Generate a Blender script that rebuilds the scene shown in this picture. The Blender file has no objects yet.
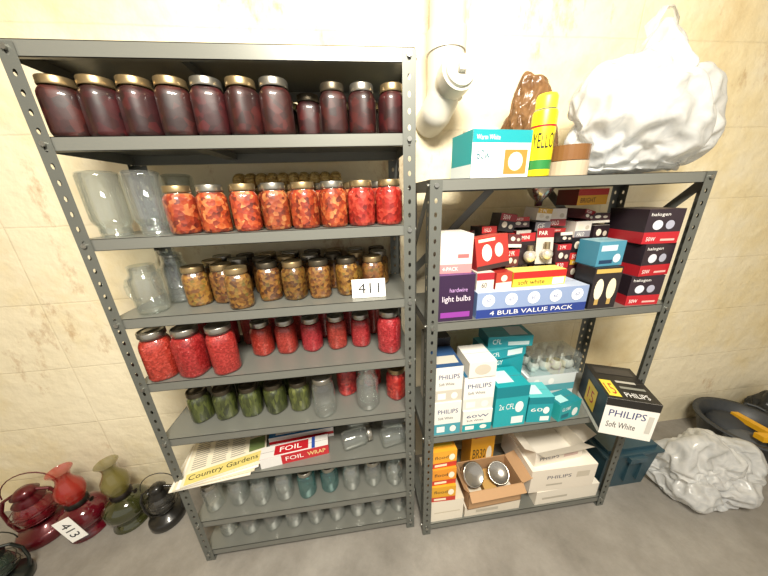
import bpy, bmesh, math, random
from mathutils import Vector, Matrix, noise
random.seed(7)
C=bpy.context.scene.collection
def lin(c):
    c=c/255.
    return c/12.92 if c<=.04045 else ((c+.055)/1.055)**2.4
def rgb(h):
    h=h.lstrip('#'); return tuple(lin(int(h[i:i+2],16)) for i in (0,2,4))+(1,)
# ---------------- materials ----------------
MATS={}
def nmat(name):
    m=bpy.data.materials.new(name); m.use_nodes=True
    nt=m.node_tree; return m,nt,nt.nodes['Principled BSDF']
def pm(col,rough=.5,metal=0,coat=0,name=None,**kw):
    key=(col,rough,metal,coat,tuple(kw.items()))
    if key in MATS: return MATS[key]
    m,nt,b=nmat(name or 'mat_'+col.strip('#'))
    b.inputs['Base Color'].default_value=rgb(col); b.inputs['Roughness'].default_value=rough
    b.inputs['Metallic'].default_value=metal; b.inputs['Coat Weight'].default_value=coat
    for k,v in kw.items(): b.inputs[k.replace('_',' ')].default_value=v
    MATS[key]=m; return m
def N(nt,t,**kw):
    n=nt.nodes.new(t)
    for k,v in kw.items(): setattr(n,k,v)
    return n
def ramp(nt,stops,const=False):
    r=N(nt,'ShaderNodeValToRGB'); e=r.color_ramp.elements
    if const: r.color_ramp.interpolation='CONSTANT'
    while len(e)<len(stops): e.new(.5)
    for i,(p,c) in enumerate(stops): e[i].position=p; e[i].color=rgb(c) if isinstance(c,str) else c
    return r
def plastic(name,c,rough=.25,sss=.3,c2=None,alpha=1.,bs=.15):
    m=bpy.data.materials.new(name); m.use_nodes=True; nt=m.node_tree; L=nt.links.new; b=nt.nodes['Principled BSDF']; o=nt.nodes['Material Output']
    b.inputs['Roughness'].default_value=rough
    ge=N(nt,'ShaderNodeTexCoord'); nz=N(nt,'ShaderNodeTexNoise'); nz.inputs['Scale'].default_value=14; nz.inputs['Detail'].default_value=2; nz.inputs['Distortion'].default_value=2.5; L(ge.outputs['Object'],nz.inputs[0])
    r=ramp(nt,[(.35,c),(.65,c2 or c)]); L(nz.outputs[0],r.inputs[0]); L(r.outputs[0],b.inputs['Base Color'])
    bp=N(nt,'ShaderNodeBump'); bp.inputs['Strength'].default_value=bs; bp.inputs['Distance'].default_value=.03; L(nz.outputs[0],bp.inputs['Height']); L(bp.outputs[0],b.inputs['Normal'])
    t=N(nt,'ShaderNodeBsdfTranslucent'); L(r.outputs[0],t.inputs[0]); mx=N(nt,'ShaderNodeMixShader'); mx.inputs[0].default_value=sss
    tr=N(nt,'ShaderNodeBsdfTransparent'); m3=N(nt,'ShaderNodeMixShader'); m3.inputs[0].default_value=1-alpha
    L(b.outputs[0],mx.inputs[1]); L(t.outputs[0],mx.inputs[2]); L(mx.outputs[0],m3.inputs[1]); L(tr.outputs[0],m3.inputs[2]); L(m3.outputs[0],o.inputs[0]); return m
def chunk(name,stops,scale=60,stretch=(1,1,1),bump=.4,coat=.8,var=.25):
    m,nt,b=nmat(name); L=nt.links.new
    tc=N(nt,'ShaderNodeTexCoord'); oi=N(nt,'ShaderNodeObjectInfo')
    mul=N(nt,'ShaderNodeMath',operation='MULTIPLY'); mul.inputs[1].default_value=7.
    add=N(nt,'ShaderNodeVectorMath',operation='ADD'); mp=N(nt,'ShaderNodeMapping'); mp.inputs['Scale'].default_value=stretch
    L(oi.outputs['Random'],mul.inputs[0]); L(tc.outputs['Object'],add.inputs[0]); L(mul.outputs[0],add.inputs[1]); L(add.outputs[0],mp.inputs[0])
    v=N(nt,'ShaderNodeTexVoronoi'); v.inputs['Scale'].default_value=scale; L(mp.outputs[0],v.inputs['Vector'])
    s=N(nt,'ShaderNodeSeparateColor'); L(v.outputs['Color'],s.inputs[0])
    nz=N(nt,'ShaderNodeTexNoise'); nz.inputs['Scale'].default_value=scale*.5; nz.inputs['Detail'].default_value=6; L(mp.outputs[0],nz.inputs['Vector'])
    mx=N(nt,'ShaderNodeMix'); mx.inputs[0].default_value=.5; L(s.outputs[0],mx.inputs[2]); L(nz.outputs[0],mx.inputs[3])
    r=ramp(nt,stops); L(mx.outputs[0],r.inputs[0])
    hs=N(nt,'ShaderNodeHueSaturation'); mr=N(nt,'ShaderNodeMapRange'); mr.inputs[3].default_value=1-var; mr.inputs[4].default_value=1+var*.8
    mh=N(nt,'ShaderNodeMapRange'); mh.inputs[3].default_value=.498; mh.inputs[4].default_value=.5+.06*var
    fr=N(nt,'ShaderNodeMath',operation='FRACT'); m7=N(nt,'ShaderNodeMath',operation='MULTIPLY'); m7.inputs[1].default_value=17.3; L(oi.outputs['Random'],m7.inputs[0]); L(m7.outputs[0],fr.inputs[0])
    L(oi.outputs['Random'],mr.inputs[0]); L(mr.outputs[0],hs.inputs['Value']); L(fr.outputs[0],mh.inputs[0]); L(mh.outputs[0],hs.inputs['Hue'])
    L(r.outputs[0],hs.inputs['Color']); L(hs.outputs[0],b.inputs['Base Color'])
    bp=N(nt,'ShaderNodeBump'); bp.inputs['Strength'].default_value=bump; bp.inputs['Distance'].default_value=.003
    L(v.outputs['Distance'],bp.inputs['Height']); L(bp.outputs[0],b.inputs['Normal'])
    b.inputs['Roughness'].default_value=.5; b.inputs['Coat Weight'].default_value=coat; b.inputs['Coat Roughness'].default_value=.04
    return m
def glass(name,tint='#F7FAF9',refl=.14,white='#FFFFFF',body=.0,edge=.72):
    m=bpy.data.materials.new(name); m.use_nodes=True; nt=m.node_tree; nt.nodes.clear(); L=nt.links.new
    o=N(nt,'ShaderNodeOutputMaterial'); t=N(nt,'ShaderNodeBsdfTransparent'); t.inputs[0].default_value=rgb(tint)
    g=N(nt,'ShaderNodeBsdfGlossy'); g.inputs['Roughness'].default_value=.05; g.inputs[0].default_value=rgb(white)
    d=N(nt,'ShaderNodeBsdfDiffuse'); d.inputs[0].default_value=rgb(white)
    lw=N(nt,'ShaderNodeLayerWeight'); lw.inputs[0].default_value=.22
    mr=N(nt,'ShaderNodeMapRange'); mr.inputs[3].default_value=refl*.4; mr.inputs[4].default_value=edge
    L(lw.outputs['Facing'],mr.inputs[0])
    m1=N(nt,'ShaderNodeMixShader'); m2=N(nt,'ShaderNodeMixShader'); m2.inputs[0].default_value=body
    L(mr.outputs[0],m1.inputs[0]); L(t.outputs[0],m1.inputs[1]); L(g.outputs[0],m1.inputs[2])
    L(m1.outputs[0],m2.inputs[1]); L(d.outputs[0],m2.inputs[2]); L(m2.outputs[0],o.inputs[0])
    return m
# ---------------- plastic bags: cloth-draped over their contents ----------------
def cloth_bag(name,loc,rad,items,seed,mat,peaks,frames=30,grow=.30,press=.6,sm=4):
    S=Vector((seed*3.1,seed*1.7,seed*.9)); L0=Vector(loc)
    bm=bmesh.new(); bmesh.ops.create_icosphere(bm,subdivisions=6,radius=1)
    pins=[]
    for v in bm.verts:
        d=v.co.normalized(); k=1+.10*noise.noise(d*1.5+S)+.03*noise.noise(d*5+S); p=d*k
        for (pd,pa) in peaks:
            pk=Vector(pd).normalized(); q=max(0,d.dot(pk)); p=p+pk*pa*q**14
            if q>.984: pins.append(v.index)
        p=Vector((p.x*rad[0],p.y*rad[1],p.z*rad[2])); p.z=max(p.z,-rad[2]*.62+.02*rad[2]*d.z); v.co=p
    mz=min(v.co.z for v in bm.verts)
    for v in bm.verts: v.co.z+=-mz+.006
    me=bpy.data.meshes.new(name); bm.to_mesh(me); bm.free()
    o=bpy.data.objects.new(name+'_sim',me); C.objects.link(o); o.location=L0
    vg=o.vertex_groups.new(name='pin'); vg.add(pins,1.,'REPLACE')
    tmp=[]
    for (x,y,z,r,s_,c) in items:
        bpy.ops.mesh.primitive_ico_sphere_add(subdivisions=3,radius=r,location=L0+Vector((x,y,z))); t=bpy.context.object; t.scale=(1,1,s_); tmp.append(t)
    bpy.ops.mesh.primitive_plane_add(size=1.2,location=L0); tmp.append(bpy.context.object)
    for t in tmp:
        t.modifiers.new('col','COLLISION'); t.collision.thickness_outer=.004; t.collision.cloth_friction=20
    m=o.modifiers.new('cloth','CLOTH'); s=m.settings; s.quality=5; s.mass=.02; s.tension_stiffness=12; s.compression_stiffness=12; s.shear_stiffness=8; s.bending_stiffness=.06; s.air_damping=2
    s.shrink_min=-grow; s.vertex_group_mass='pin'; s.use_pressure=True; s.uniform_pressure_force=press
    m.collision_settings.distance_min=.004; m.collision_settings.collision_quality=2
    m.point_cache.frame_start=1; m.point_cache.frame_end=frames
    sc=bpy.context.scene
    for f in range(1,frames+1): sc.frame_set(f)
    dg=bpy.context.evaluated_depsgraph_get(); me2=bpy.data.meshes.new_from_object(o.evaluated_get(dg))
    for v in me2.vertices: v.co.z=max(v.co.z,.001)
    for p in me2.polygons: p.use_smooth=True
    me2.materials.clear(); me2.materials.append(mat)
    for t in tmp+[o]: bpy.data.objects.remove(t)
    sc.frame_set(1)
    n=bpy.data.objects.new(name,me2); n.location=L0; C.objects.link(n)
    md=n.modifiers.new('smooth','SMOOTH'); md.iterations=sm; md.factor=.5
    return n
WP=plastic('white_plastic_film','#DADCDC',c2='#F0F0EE',alpha=.86,sss=.42,rough=.2,bs=.06); BP=plastic('brown_plastic_film','#7A5636',rough=.2,c2='#A07850',alpha=.9)
RX,RY=.952,-.038
ZT=1.524
I1=[(-.09,0,.085,.075,1.,'#A4AEB8'),(.04,.01,.08,.07,1.,'#C0B4A0'),(.12,0,.09,.06,.9,'#B0ACA4'),(-.01,0,.16,.065,.8,'#D0D0CC'),(.10,0,.17,.05,.9,'#BCC0C4')]
I2=[(-.03,0,.07,.055,1.,'#5A4634'),(.03,.0,.12,.05,1.1,'#6A5240'),(-.02,0,.19,.04,1.2,'#5E5A5A')]
I3=[(-.11,0,.075,.07,1.,'#C8C0B6'),(.02,.01,.08,.075,1.,'#B8A09A'),(.12,-.01,.06,.055,1.,'#C0BAB2'),(-.03,-.02,.14,.05,.9,'#D0CCC4')]
tb=cloth_bag('white_plastic_bag',(RX+.755,RY+.15,ZT+.001),(.225,.14,.21),I1,2,WP,(((.1,0,1),.42),((.85,0,.65),.22),((-.75,0,.7),.12)))
bb=cloth_bag('brown_plastic_bag',(RX+.42,RY+.235,ZT+.001),(.10,.08,.17),I2,5,BP,(((-.3,0,1),.35),((.5,0,1),.25)),sm=3,grow=.2)
fb=cloth_bag('white_plastic_bag',(2.40,-.03,.001),(.225,.165,.19),I3,8,WP,(((-.5,0,1),.35),((.7,0,.5),.2)))
BEET=chunk('beet_content',[(.2,'#1C0405'),(.55,'#2E070A'),(.9,'#4A1012')],50,bump=.12,var=.2,coat=.5)
TOM=chunk('tomato_content',[(.2,'#4E0C08'),(.42,'#8A1E12'),(.6,'#A2361C'),(.85,'#C08050')],95)
TOM2=chunk('tomato_bright_content',[(.2,'#6A080A'),(.5,'#A01416'),(.85,'#C44A3C')],95)
SALSA=chunk('salsa_content',[(.2,'#780C12'),(.5,'#981A20'),(.75,'#B03236'),(.95,'#D48078')],210,bump=.3,var=.15)
MIX=chunk('vegetable_mix_content',[(.15,'#2A1408'),(.4,'#5E3414'),(.6,'#8A5C26'),(.8,'#56481C'),(.95,'#7E2814')],105,var=.25)
BEAN=chunk('green_bean_content',[(.15,'#1E240C'),(.45,'#3A4018'),(.7,'#545A26'),(.95,'#7A7A40')],130,(1,1,.3))
GL=glass('clear_jar_glass',body=.03)
GLT=glass('aqua_jar_glass','#B4DCDC',white='#D0EEEE',body=.04)
GOLD=pm('#A8926C',.36,.85,name='gold_lid'); SILV=pm('#A8A49A',.32,.9,name='silver_lid'); DARKL=pm('#5C5446',.4,.8,name='dark_lid')
# ---------------- mesh builder ----------------
class MB:
    def __init__(s): s.v=[]; s.f=[]; s.m=[]; s.sm=[]; s.mats=[]; s.M=Matrix()
    def mi(s,mat):
        if mat not in s.mats: s.mats.append(mat)
        return s.mats.index(mat)
    def add(s,vs,fs,mat,smooth=False):
        o=len(s.v); s.v+= [s.M@Vector(v) for v in vs]
        i=s.mi(mat)
        for f in fs: s.f.append([o+k for k in f]); s.m.append(i); s.sm.append(smooth)
    def box(s,x0,x1,y0,y1,z0,z1,mat):
        vs=[(x,y,z) for z in (z0,z1) for y in (y0,y1) for x in (x0,x1)]
        s.add(vs,[(0,2,3,1),(4,5,7,6),(0,1,5,4),(2,6,7,3),(0,4,6,2),(1,3,7,5)],mat)
    def quad(s,a,b,c,d,mat): s.add([a,b,c,d],[(0,1,2,3)],mat)
    def lathe(s,prof,mat,n=24,sq=0.,z0=0,cx=0,cy=0,smooth=True,cap=False):
        vs=[];fs=[]
        for r,z in prof:
            for k in range(n):
                a=2*math.pi*k/n; q=1+sq*(math.cos(4*a))*-.5
                vs.append((cx+r*q*math.cos(a),cy+r*q*math.sin(a),z0+z))
        for i in range(len(prof)-1):
            for k in range(n):
                k2=(k+1)%n; fs.append((i*n+k,i*n+k2,(i+1)*n+k2,(i+1)*n+k))
        s.add(vs,fs,mat,smooth)
    def cyl(s,p,q,r,mat,n=12,r2=None,caps=True):
        p=Vector(p);q=Vector(q);d=(q-p).normalized(); a=d.orthogonal().normalized(); b=d.cross(a); r2=r if r2 is None else r2
        vs=[p+(a*math.cos(2*math.pi*k/n)+b*math.sin(2*math.pi*k/n))*r for k in range(n)]+[q+(a*math.cos(2*math.pi*k/n)+b*math.sin(2*math.pi*k/n))*r2 for k in range(n)]
        s.add(vs,[(k,(k+1)%n,n+(k+1)%n,n+k) for k in range(n)],mat,True)
        if caps: s.add(vs[:n],[tuple(range(n))][::-1],mat); s.add(vs[n:],[tuple(range(n))],mat)
    def tube(s,pts,r,mat,n=8):
        for a,b in zip(pts[:-1],pts[1:]): s.cyl(a,b,r,mat,n)
    def sphere(s,c,r,mat,n=16,sz=1.):
        pr=[(r*math.sin(math.pi*i/10)+1e-5,-r*sz*math.cos(math.pi*i/10)) for i in range(11)]
        s.lathe(pr,mat,n,z0=c[2],cx=c[0],cy=c[1])
    def finish(s,name,loc=(0,0,0),rot=(0,0,0),link=True):
        me=bpy.data.meshes.new(name); me.from_pydata([tuple(v) for v in s.v],[],s.f)
        for m in s.mats: me.materials.append(m)
        me.polygons.foreach_set('material_index',s.m); me.polygons.foreach_set('use_smooth',s.sm); me.update()
        o=bpy.data.objects.new(name,me); o.location=loc; o.rotation_euler=rot
        if link: C.objects.link(o)
        return o
def inner(par,items):
    b=MB()
    for (x,y,z,r,s_,c) in items: b.sphere((x,y,z),r*.97,pm(c,.7),16,s_)
    o=b.finish('contents'); o.parent=par
inner(tb,I1); inner(bb,I2); inner(fb,I3)
def ribbon(par,pts,w,mat):
    b=MB(); n=len(pts); vs=[]
    for i,p in enumerate(pts):
        p=Vector(p); ww=w*(.6+.4*math.sin(i*1.3)); vs+=[p+Vector((.01*math.sin(i),-ww,0)),p+Vector((0,0,.006)),p+Vector((-.01*math.sin(i*2),ww,0))]
    b.add(vs,[(3*i+k,3*i+k+1,3*i+k+4,3*i+k+3) for i in range(n-1) for k in (0,1)],mat,True)
    o=b.finish('handle'); o.parent=par
zt=max(v.co.z for v in tb.data.vertices); xt=[v.co.x for v in tb.data.vertices if v.co.z>zt-.005][0]
ribbon(tb,[(xt-.03,0,zt-.05),(xt-.04,0,zt-.01),(xt-.02,0,zt+.025),(xt+.02,.0,zt+.03),(xt+.05,0,zt+.0),(xt+.055,0,zt-.05)],.016,WP)
TC={}
def textmesh(t):
    if t in TC: return TC[t]
    cu=bpy.data.curves.new('t','FONT'); cu.body=t; cu.resolution_u=2
    o=bpy.data.objects.new('t',cu); C.objects.link(o)
    me=o.to_mesh(); vs=[v.co.copy() for v in me.vertices]; fs=[tuple(p.vertices) for p in me.polygons]; o.to_mesh_clear()
    bpy.data.objects.remove(o); bpy.data.curves.remove(cu)
    xs=[v.x for v in vs]; ys=[v.y for v in vs]; x0,x1,y0,y1=min(xs),max(xs),min(ys),max(ys)
    TC[t]=([((v.x-x0)/(x1-x0),(v.y-y0)/(y1-y0)) for v in vs],fs); return TC[t]
def faceframe(f,w,d,h):
    x,y=w/2,d/2
    return {'F':(Vector((-x,-y,0)),Vector((w,0,0)),Vector((0,0,h)),Vector((0,-1,0))),
            'T':(Vector((-x,-y,h)),Vector((w,0,0)),Vector((0,d,0)),Vector((0,0,1))),
            'L':(Vector((-x,y,0)),Vector((0,-d,0)),Vector((0,0,h)),Vector((-1,0,0))),
            'R':(Vector((x,-y,0)),Vector((0,d,0)),Vector((0,0,h)),Vector((1,0,0)))}[f]
def carton(name,x0,x1,y0,y1,z0,z1,cols,dec=(),rot=0,tilt=0,roll=0,rough=.4,open_top=False):
    w,d,h=x1-x0,y1-y0,z1-z0; b=MB(); x,y=w/2,d/2
    cm={k:pm(v,rough) for k,v in cols.items()}; base=cm.get('A') or list(cm.values())[0]
    g=lambda k:cm.get(k,base)
    b.quad((-x,-y,0),(x,-y,0),(x,-y,h),(-x,-y,h),g('F')); b.quad((x,-y,0),(x,y,0),(x,y,h),(x,-y,h),g('R'))
    b.quad((x,y,0),(-x,y,0),(-x,y,h),(x,y,h),base); b.quad((-x,y,0),(-x,-y,0),(-x,-y,h),(-x,y,h),g('L'))
    b.quad((-x,y,0),(x,y,0),(x,-y,0),(-x,-y,0),base)
    if not open_top:
        b.quad((-x,-y,h),(x,-y,h),(x,y,h),(-x,y,h),g('T'))
        b.quad((-x,-.0006,h+.0004),(x,-.0006,h+.0004),(x,.0006,h+.0004),(-x,.0006,h+.0004),pm('#6A6258',.6))
    lay=0
    for dd in dec:
        kind,f=dd[0],dd[1]; O,U,V,n=faceframe(f,w,d,h); lay+=1; off=n*(.0004+.0001*lay)
        if kind=='r':
            _,_,u0,v0,u1,v1,c=dd
            P=[O+U*a+V*e+off for a,e in ((u0,v0),(u1,v0),(u1,v1),(u0,v1))]; b.quad(*P,pm(c,rough))
        elif kind=='e':
            _,_,cu,cv,ru,rv,c=dd; n_=16
            P=[O+U*(cu+ru*math.cos(2*math.pi*k/n_))+V*(cv+rv*math.sin(2*math.pi*k/n_))+off for k in range(n_)]
            b.add(P,[tuple(range(n_))],pm(c,rough))
        elif kind=='t':
            _,_,s,u0,v0,u1,v1,c=dd; vs,fs=textmesh(s)
            b.add([O+U*(u0+(u1-u0)*a)+V*(v0+(v1-v0)*e)+off for a,e in vs],fs,pm(c,rough))
    return b.finish(name,((x0+x1)/2,(y0+y1)/2,z0),(tilt,roll,rot))
# ---------------- room ----------------
WY=.36
def wallmat():
    m,nt,b=nmat('painted_concrete_wall'); L=nt.links.new
    ge=N(nt,'ShaderNodeNewGeometry'); sp=N(nt,'ShaderNodeSeparateXYZ'); L(ge.outputs['Position'],sp.inputs[0])
    n1=N(nt,'ShaderNodeTexNoise'); n1.inputs['Scale'].default_value=1.6; n1.inputs['Detail'].default_value=8; n1.inputs['Roughness'].default_value=.65; L(ge.outputs['Position'],n1.inputs[0])
    r1=ramp(nt,[(.3,'#F0E5C8'),(.5,'#EBDFC0'),(.62,'#E6D5AA'),(.75,'#DAC290')]); L(n1.outputs[0],r1.inputs[0])
    mp=N(nt,'ShaderNodeMapping'); mp.inputs['Scale'].default_value=(1.3,1,.7); L(ge.outputs['Position'],mp.inputs[0])
    n2=N(nt,'ShaderNodeTexNoise'); n2.inputs['Scale'].default_value=4.2; n2.inputs['Detail'].default_value=12; n2.inputs['Roughness'].default_value=.72; L(mp.outputs[0],n2.inputs[0])
    acc=n2.outputs[0]
    for (c,rad,amt) in (((.93,WY,1.25),.35,.18),((1.62,WY,2.15),.38,.15),((.93,WY,1.62),.22,.16),((-.6,WY,.9),.4,.05),((2.6,WY,1.7),.6,.06),((.6,WY,2.1),.3,.09),((1.25,WY,2.2),.25,.10)):
        ds=N(nt,'ShaderNodeVectorMath',operation='DISTANCE'); ds.inputs[1].default_value=c; L(ge.outputs['Position'],ds.inputs[0])
        mr=N(nt,'ShaderNodeMapRange'); mr.inputs[1].default_value=rad; mr.inputs[2].default_value=0; mr.inputs[3].default_value=0; mr.inputs[4].default_value=amt; L(ds.outputs['Value'],mr.inputs[0])
        ad=N(nt,'ShaderNodeMath',operation='ADD'); L(acc,ad.inputs[0]); L(mr.outputs[0],ad.inputs[1]); acc=ad.outputs[0]
    r2=ramp(nt,[(.61,(0,0,0,1)),(.70,(1,1,1,1))]); L(acc,r2.inputs[0])
    mx=N(nt,'ShaderNodeMix',data_type='RGBA'); mx.inputs[7].default_value=rgb('#B08654'); L(r1.outputs[0],mx.inputs[6])
    ms=N(nt,'ShaderNodeMath',operation='MULTIPLY'); ms.inputs[1].default_value=.6; L(r2.outputs[0],ms.inputs[0]); L(ms.outputs[0],mx.inputs[0])
    def seam(sock,period,off,w,wob=.012):
        a=N(nt,'ShaderNodeMath',operation='ADD'); a.inputs[1].default_value=off; L(sock,a.inputs[0])
        q=N(nt,'ShaderNodeMath',operation='MULTIPLY_ADD'); q.inputs[1].default_value=wob; L(n2.outputs[0],q.inputs[0]); L(a.outputs[0],q.inputs[2])
        p=N(nt,'ShaderNodeMath',operation='PINGPONG'); p.inputs[1].default_value=period/2; L(q.outputs[0],p.inputs[0])
        c=N(nt,'ShaderNodeMapRange'); c.inputs[1].default_value=w; c.inputs[2].default_value=0; L(p.outputs[0],c.inputs[0]); return c
    s1=seam(sp.outputs[2],.305,.10,.005); s2=seam(sp.outputs[0],2.44,.55,.005)
    mm=N(nt,'ShaderNodeMath',operation='MAXIMUM'); L(s1.outputs[0],mm.inputs[0]); L(s2.outputs[0],mm.inputs[1])
    m3=N(nt,'ShaderNodeMath',operation='MULTIPLY'); m3.inputs[1].default_value=.16; L(mm.outputs[0],m3.inputs[0])
    mx2=N(nt,'ShaderNodeMix',data_type='RGBA'); mx2.inputs[7].default_value=rgb('#B09A74'); L(mx.outputs[2],mx2.inputs[6]); L(m3.outputs[0],mx2.inputs[0])
    L(mx2.outputs[2],b.inputs['Base Color']); b.inputs['Roughness'].default_value=.8
    n3=N(nt,'ShaderNodeTexNoise'); n3.inputs['Scale'].default_value=14; n3.inputs['Detail'].default_value=8; L(ge.outputs['Position'],n3.inputs[0])
    bp=N(nt,'ShaderNodeBump'); bp.inputs['Strength'].default_value=.6; bp.inputs['Distance'].default_value=.014; L(n3.outputs[0],bp.inputs['Height'])
    bp2=N(nt,'ShaderNodeBump'); bp2.inputs['Strength'].default_value=.3; bp2.inputs['Distance'].default_value=.004; bp2.invert=True; L(mm.outputs[0],bp2.inputs['Height']); L(bp.outputs[0],bp2.inputs['Normal'])
    L(bp2.outputs[0],b.inputs['Normal']); return m
def floormat():
    m,nt,b=nmat('concrete_floor'); L=nt.links.new
    ge=N(nt,'ShaderNodeNewGeometry')
    n1=N(nt,'ShaderNodeTexNoise'); n1.inputs['Scale'].default_value=3; n1.inputs['Detail'].default_value=10; n1.inputs['Roughness'].default_value=.7; L(ge.outputs['Position'],n1.inputs[0])
    r1=ramp(nt,[(.3,'#77726A'),(.5,'#8B867E'),(.7,'#9E9991')]); L(n1.outputs[0],r1.inputs[0]); L(r1.outputs[0],b.inputs['Base Color'])
    n2=N(nt,'ShaderNodeTexNoise'); n2.inputs['Scale'].default_value=60; n2.inputs['Detail'].default_value=6; L(ge.outputs['Position'],n2.inputs[0])
    bp=N(nt,'ShaderNodeBump'); bp.inputs['Strength'].default_value=.3; bp.inputs['Distance'].default_value=.004; L(n2.outputs[0],bp.inputs['Height']); L(bp.outputs[0],b.inputs['Normal'])
    b.inputs['Roughness'].default_value=.6; return m
wm=wallmat(); fm=floormat()
def slab(name,*a):
    b=MB(); b.box(*a); return b.finish(name)
slab('wall_back',-2.6,5.1,WY,WY+.1,0,2.75,wm); slab('wall_left',-2.6,-2.5,-3,WY,0,2.75,wm); slab('wall_right',5.,5.1,-3,WY,0,2.75,wm)
slab('floor',-2.6,5.1,-3,WY+.1,-.1,0,fm); slab('ceiling',-2.6,5.1,-3,WY+.1,2.75,2.85,pm('#D8D0C0',.8,name='ceiling_paint'))
# ---------------- shelving ----------------
STEEL=pm('#7C7D76',.36,.3,name='grey_painted_steel'); STEELD=pm('#686A64',.42,.3,name='grey_post_steel'); BOLT=pm('#A8A8A2',.3,.9,name='bolt_metal')
def strip(b,o,u,w,h,pitch,mat):
    o=Vector(o);u=Vector(u);z=Vector((0,0,1)); n=int(h/pitch)
    ang=[math.radians(225+45*k) for k in range(8)]
    outer=[(0,0),(.5,0),(1,0),(1,.5),(1,1),(.5,1),(0,1),(0,.5)]
    for i in range(n):
        base=o+z*(i*pitch); vs=[base+u*(a*w)+z*(c*pitch) for a,c in outer]
        vs+=[base+u*(w*.5+.0045*math.cos(t))+z*(pitch*.5+.0075*math.sin(t)) for t in ang]
        b.add(vs,[(k,(k+1)%8,8+(k+1)%8,8+k) for k in range(8)],mat)
def unit(name,x0,y0,W,D,H,zs,braces):
    b=MB(); pw=.036
    for sx,xx in ((1,0),(-1,W)):
        for sy,yy in ((1,0),(-1,D)):
            strip(b,(xx,yy,0),(sx,0,0),pw,H,.0381,STEELD); strip(b,(xx,yy,0),(0,sy,0),pw,H,.0381,STEELD)
            b.box(min(xx,xx+sx*pw),max(xx,xx+sx*pw),min(yy,yy+sy*pw)+.001,max(yy,yy+sy*pw)-.001,0,.004,STEELD)
    for z in zs:
        e=.003; b.box(e,W-e,e,D-e,z-.0015,z,STEEL)
        for yy in (e,D-e-.0015): b.box(e,W-e,yy,yy+.0015,z-.032,z,STEEL)
        for xx in (e,W-e-.0015): b.box(xx,xx+.0015,e,D-e,z-.032,z,STEEL)
        b.box(e,W-e,e,e+.012,z-.032,z-.0305,STEEL); b.box(e,W-e,D-e-.012,D-e,z-.032,z-.0305,STEEL)
        b.box(W*.33,W*.33+.04,e+.003,D-e-.003,z-.02,z-.002,STEEL)
        for xx in (.018,W-.018): b.cyl((xx,-.005,z-.016),(xx,.004,z-.016),.0065,BOLT,8)
        for yy in (.018,D-.018):
            for xx in (-.004,W+.001): b.cyl((xx,yy,z-.016),(xx+.004,yy,z-.016),.006,BOLT,8)
    for (p,q,wd) in braces:
        p=Vector(p);q=Vector(q); d=(q-p).normalized(); s_=Vector((1,0,0)) if abs(d.x)<.1 else Vector((0,1,0)); up=d.cross(s_).normalized()*wd/2
        b.add([p-up,q-up,q+up,p+up],[(0,1,2,3)],STEEL); b.add([p-up+s_*.002,q-up+s_*.002,q+up+s_*.002,p+up+s_*.002],[(0,1,2,3)],STEEL)
    return b.finish(name,(x0,y0,0))
ZL=[1.834,1.646,1.401,1.163,.930,.692,.478,.244,.062]
unit('metal_shelving_unit',-.006,0,.926,.305,1.842,ZL,[])
ZR=[1.524,1.080,.583,.062]
unit('metal_shelving_unit',RX,RY,.914,.305,1.524,ZR,[((.02,.303,1.18),(.34,.303,1.5),.03),((.894,.303,1.18),(.57,.303,1.5),.03),((.912,.30,1.2),(.912,.02,1.5),.03),((.002,.30,1.2),(.002,.02,1.5),.03)])
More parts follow.
